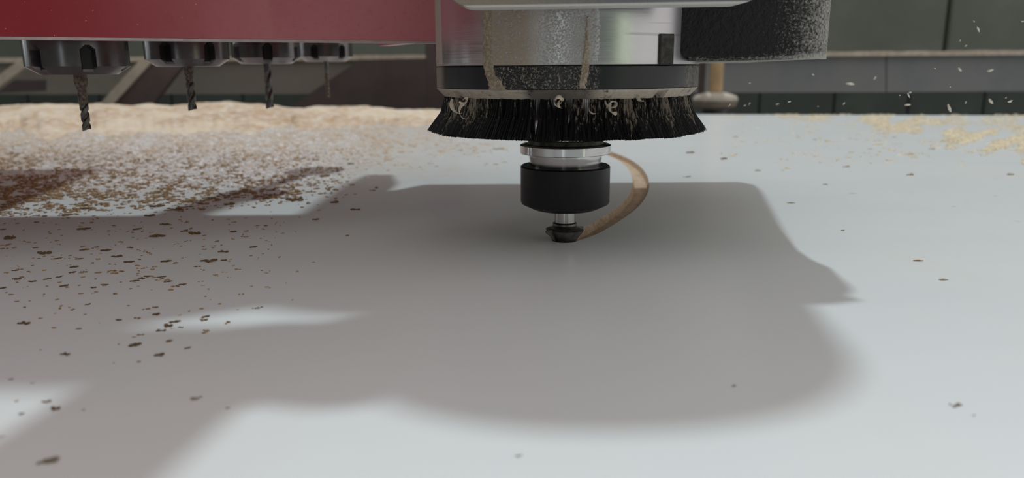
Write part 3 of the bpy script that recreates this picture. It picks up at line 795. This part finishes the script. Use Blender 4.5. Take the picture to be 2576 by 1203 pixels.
put_crumb(1845, 972, 16, CRP[1], 'tiny pale crumb at the front edge of the hood shadow')
for (px, py, wd, wh) in [(1738, 385, 22, 'left'), (1822, 400, 22, 'middle')]:
    put_crumb(px, py, wd, CR[2], 'small crumb right behind the end of the groove, %s of the two' % ('left' if wh == 'left' else 'right'))
for kk, (px, py, wd) in enumerate(sorted([(2050, 352, 14), (2250, 345, 12), (2345, 375, 16), (2130, 420, 18), (2290, 440, 22), (2540, 440, 24), (2190, 375, 10), (1850, 345, 16), (1905, 430, 18), (2075, 465, 14), (1730, 445, 16), (2120, 580, 12), (1255, 375, 22), (2450, 1046, 10)])):
    put_crumb(px, py, wd, CRP[rc_.randrange(4)], 'faint pale crumb on the sunlit right side, %s from the left there' % ORD[kk], 'faint crumbs on the right of the board')
for px, py, wd in [(2310, 658, 36), (2373, 706, 34), (1990, 512, 30)]:
    v = at(px, py, z=0.0); s = wd / F_PX * v.y / 2
    me = lumps_mesh('sliver', [(0, 0, .0006, s * .8, .0004, .0004, -.15, 2)], M_CRUMB)
    o = link('wood_sliver', me); o.location = (v.x, v.y, 0)
    tag(o, {2310: 'dark splinter lying on the sunlit board at right', 2373: 'dark splinter lying nearest the camera on the sunlit right', 1990: 'short splinter on the edge of the shadow behind'}[px], 'splinter')

# dense crumbs (uncountable): density follows the drift left by the drilling unit
def field(name, label, n, mat, xr, yr, dens, smin, smax, seed, flat=.5, cl=1):
    rg = random.Random(seed); it = []; tries = 0
    while len(it) < n and tries < n * 60:
        tries += 1
        px = rg.uniform(*xr); py = rg.uniform(*yr)
        if rg.random() > dens(px, py): continue
        v = at(px, py, z=0); s = rg.uniform(smin, smax)
        for _ in range(rg.randint(1, cl)):
            q = s * rg.uniform(.6, 1.2)
            it.append((v.x + rg.gauss(0, s * 1.1), v.y + rg.gauss(0, s * .9), q * flat * .5, q * rg.uniform(.8, 1.9), q, q * flat * rg.uniform(.7, 1.3), rg.uniform(-.5, .7), rg.randrange(10)))
    o = link(name, lumps_mesh(name, it, mat)); tag(o, label, 'sawdust', None, 'stuff'); return o
def nz(px, py, s, k): return .5 + .75 * noise.noise(Vector((px * s, py * s * 2.6, k)))
def sst(a, b, x):
    t = max(0, min(1, (x - a) / (b - a))); return t * t * (3 - 2 * t)
def dens_mid(px, py):
    edge = sst(960, 620, px + (470 - py) * .1)
    band = sst(350, 410, py) * (1 - sst(470, 545, py + .04 * (px - 400)))
    left = 1.0 + .5 * (px < 230)
    return edge * band * left * sst(.30, .66, (nz(px, py, .020, 1.0) + nz(px, py, .055, 2.0)) / 2) * .9
field('sawdust_drift', 'dense brown sawdust crumbs scattered in a drift on the left of the board', 9000, M_CRUMB, (-40, 960), (345, 545), dens_mid, .0006, .0017, 21, .5, 2)
def dens_sparse(px, py):
    return sst(900, 500, px) * (1 - sst(520, 900, py)) * sst(.45, .8, nz(px, py, .03, 4.0)) * .6
field('sawdust_specks', 'fine brown specks between the loose crumbs on the shaded left', 650, M_CRUMB, (-40, 900), (500, 940), dens_sparse, .0004, .0010, 22, .5, 2)
def dens_far(px, py):
    e = sst(1400, 700, px) * sst(440, 330, py)
    return e * sst(.36, .62, (nz(px, py, .012, 8.0) + nz(px, py, .05, 6.0)) / 2)
field('sawdust_scatter', 'pale sawdust scattered towards the far left of the board', 15000, M_CRUMB_P, (-40, 1400), (292, 430), dens_far, .0008, .0022, 23, .32, 2)
def dens_fluff(px, py):
    return sst(980, 650, px) * sst(-40, 300, px) * sst(500, 420, py) * (.3 + .7 * nz(px, py, .05, 12.0))
field('wood_fluff', 'whitish wood fluff mixed into the sawdust behind the drill bits', 6500, M_FLUFF, (-40, 1000), (305, 500), dens_fluff, .0010, .0024, 26, .32, 1)
def dens_right(px, py):
    c = 290 + max(0, (px - 2080)) * .150 - 4; wdt = 10 + max(0, px - 1900) * .028
    b = math.exp(-((py - c) / wdt) ** 2)
    low = .10 * sst(460, 300, py)
    back = .45 * (py < c) 
    return (b + low * .4 + back * .5) * sst(1760, 2000, px) * sst(.36, .66, nz(px, py, .016, 3.0))
field('sawdust_band', 'band of yellowish sawdust along the far right edge of the board', 9000, M_CRUMB_Y, (1700, 2640), (288, 430), dens_right, .0009, .0026, 24, .4, 2)
def dens_front(px, py):
    return sst(900, 1200, px) * sst(1780, 1500, px) * (1 - sst(296, 315, py)) * .8
field('sawdust_edge', 'thin pale sawdust along the far edge behind the hood', 900, M_CRUMB_P, (880, 1800), (284, 318), dens_front, .0016, .004, 25, .6, 2)
# the thick drift along the far left edge, a mound with an uneven crest
bm = bmesh.new(); nx_, ny_ = 230, 60; rows = []
for j in range(ny_ + 1):
    row = []
    for i in range(nx_ + 1):
        px = -60 + 1330 * i / nx_
        g = at(px, 0.0 + 283, z=0)
        back = Vector((BL[0] + (BR[0] - BL[0]) * ((px + 60) / 2700) * 1.0, BL[1] + (BR[1] - BL[1]) * ((px + 60) / 2700), 0))
        f = j / ny_
        # along the ray of this column from y=330 to the edge
        lim = 338 - 24 * sst(300, 1100, px) + 22 * noise.noise(Vector((px * .012, 0, 9))) + 9 * noise.noise(Vector((px * .05, 0, 9)))
        nr = at(px, lim, z=0); bk = at(px, 281.5 - 2.0 * (px / 2576), z=0)
        bk = Vector((bk.x, bk.y, 0)); p = nr.lerp(bk, f ** 1.0)
        h = .024 * sst(1200, 700, px) + .012
        h *= sst(0, .45, f) * (1 - .9 * sst(.93, 1.0, f)) * (1 - .45 * sst(60, -40, px)) 
        h *= .62 + .55 * noise.noise(Vector((p.x * 4, p.y * 4, 2))) + .22 * noise.noise(Vector((p.x * 14, p.y * 14, 7)))
        h += (.0026 * noise.noise(Vector((p.x * 60, p.y * 60, 4))) + .003 * noise.noise(Vector((p.x * 28, p.y * 28, 4)))) * sst(0, .2, f)
        row.append(bm.verts.new((p.x, p.y, max(h, .0001))))
    rows.append(row)
for a, b in zip(rows, rows[1:]):
    for i in range(nx_): bm.faces.new((a[i], a[i + 1], b[i + 1], b[i]))
o = obj('sawdust_mound', bm, M_LAYER, None, True); tag(o, 'thick beige layer of sawdust along the far left edge of the board', 'sawdust', None, 'stuff')

# ------------------------------------------------------------------ shavings caught in the brush
def shaving(px, py, D, size, turns, seed, label, width=.35):
    rg = random.Random(seed); v = at(px, py, D=D); bm = bmesh.new(); rows = []
    n = 22; wv = Vector((rg.uniform(-.4, .4), .7, rg.uniform(-.4, .4))) * size * width
    for k in range(n + 1):
        f = k / n; a = turns * 2 * math.pi * f + seed; r = size * (.5 - .25 * f)
        p = Vector((math.cos(a) * r + f * size * .25, math.sin(a * .7) * r * .3, math.sin(a) * r - f * size * .5))
        wk = wv * math.sin(math.pi * min(1, f + .12))
        rows.append([bm.verts.new(p - wk * .5), bm.verts.new(p + wk * .5), bm.verts.new(p + wk * .5 + Vector((0, 0, .00025))), bm.verts.new(p - wk * .5 + Vector((0, 0, .00025)))])
    for a, b in zip(rows, rows[1:]):
        for i in range(4): bm.faces.new((a[i], a[(i + 1) % 4], b[(i + 1) % 4], b[i]))
    o = obj('wood_shaving', bm, M_SHAVE, None, True); o.location = v
    return tag(o, label, 'shaving')
shaving(1148, 264, .452, .0075, .55, 2.2, 'large pale curl caught at the left of the brush', 0.85)
shaving(1163, 247, .450, .006, .8, 4.0, 'curl hanging just under the rim at the left of the brush', 0.85)
shaving(1163, 278, .449, .007, .6, 1.2, 'drooping shaving below the large curl at left', 0.85)
shaving(1400, 250, .436, .006, 1.1, 5.0, 'shaving wad under the rim at the front of the brush', 1.36)
shaving(1408, 258, .435, .0045, .7, 0.4, 'small shaving hanging under the front wad', 1.36)
shaving(1536, 256, .444, .006, 1.2, 3.0, 'looped shaving right of the front of the brush', 1.19)
shaving(1540, 272, .443, .005, .8, 1.9, 'pale shaving hanging below the looped one', 1.36)
shaving(1490, 276, .440, .004, .6, 2.7, 'tiny pale flake between two tufts right of the front', 1.53)
shaving(1611, 244, .450, .004, .7, 2.1, 'small curl beside the dark notch at the right of the brush', 1.19)

# ------------------------------------------------------------------ flying chips
rf = random.Random(31)
FL = [(655,580,8),(1100,523,8),(1360,588,24),(1535,545,11),(1707,668,5),(1768,668,14),(1762,735,17),(1315,727,12),(2128,487,17),(2340,495,17),(2255,205,17),(2227,150,6),(2568,150,9),(2345,710,22),(2480,710,17),(2055,760,24),(2060,610,4),(2170,320,7),(2130,283,6),(850,730,9),(935,712,9),(1135,745,4),(1953,480,5),(1780,648,10),(2450,685,6),(2168,718,6),(515,735,12),(620,740,11),(655,725,9)]
ANG = [0,-30,-5,60,0,-62,5,50,-50,18,-62,-60,0,-50,18,-62,0,30,60,20,15,0,0,12,45,80,50,15,60]
FB = [(0, 125, 'in front of the green wall'), (125, 160, 'at the dusty rail top'), (160, 195, 'in front of the upper rail face'), (195, 225, 'in front of the lower rail face'), (225, 246, 'just under the rail'), (246, 262, 'in the dark gap under the rail'), (262, 400, 'just above the board edge')]
def chip_label(x, y):
    for lo, hi, where in FB:
        if lo <= y / 2.782 < hi:
            row = sorted(q[0] for q in FL if lo <= q[1] / 2.782 < hi)
            return 'tiny pale wood chip flying %s, %s from the left' % (where, ORD[row.index(x)])
for (x, y, l), an in zip(FL, ANG):
    px, py = 1650 + x / 2.782, y / 2.782
    D = rf.uniform(.55, .85); v = at(px, py, D=D); s = l / F_PX * D / 2
    me = lumps_mesh('chip', [(0, 0, 1, s, s * .22 + .0002, s * .20 + .0002, 0, rf.randrange(10))], M_SHAVE)
    for q in me.vertices: q.co.z -= 1
    o = link('flying_chip', me); o.location = v; o.rotation_euler = (0, -R(an), 0)
    tag(o, chip_label(x, y), 'wood chip', 'chips flying through the air')
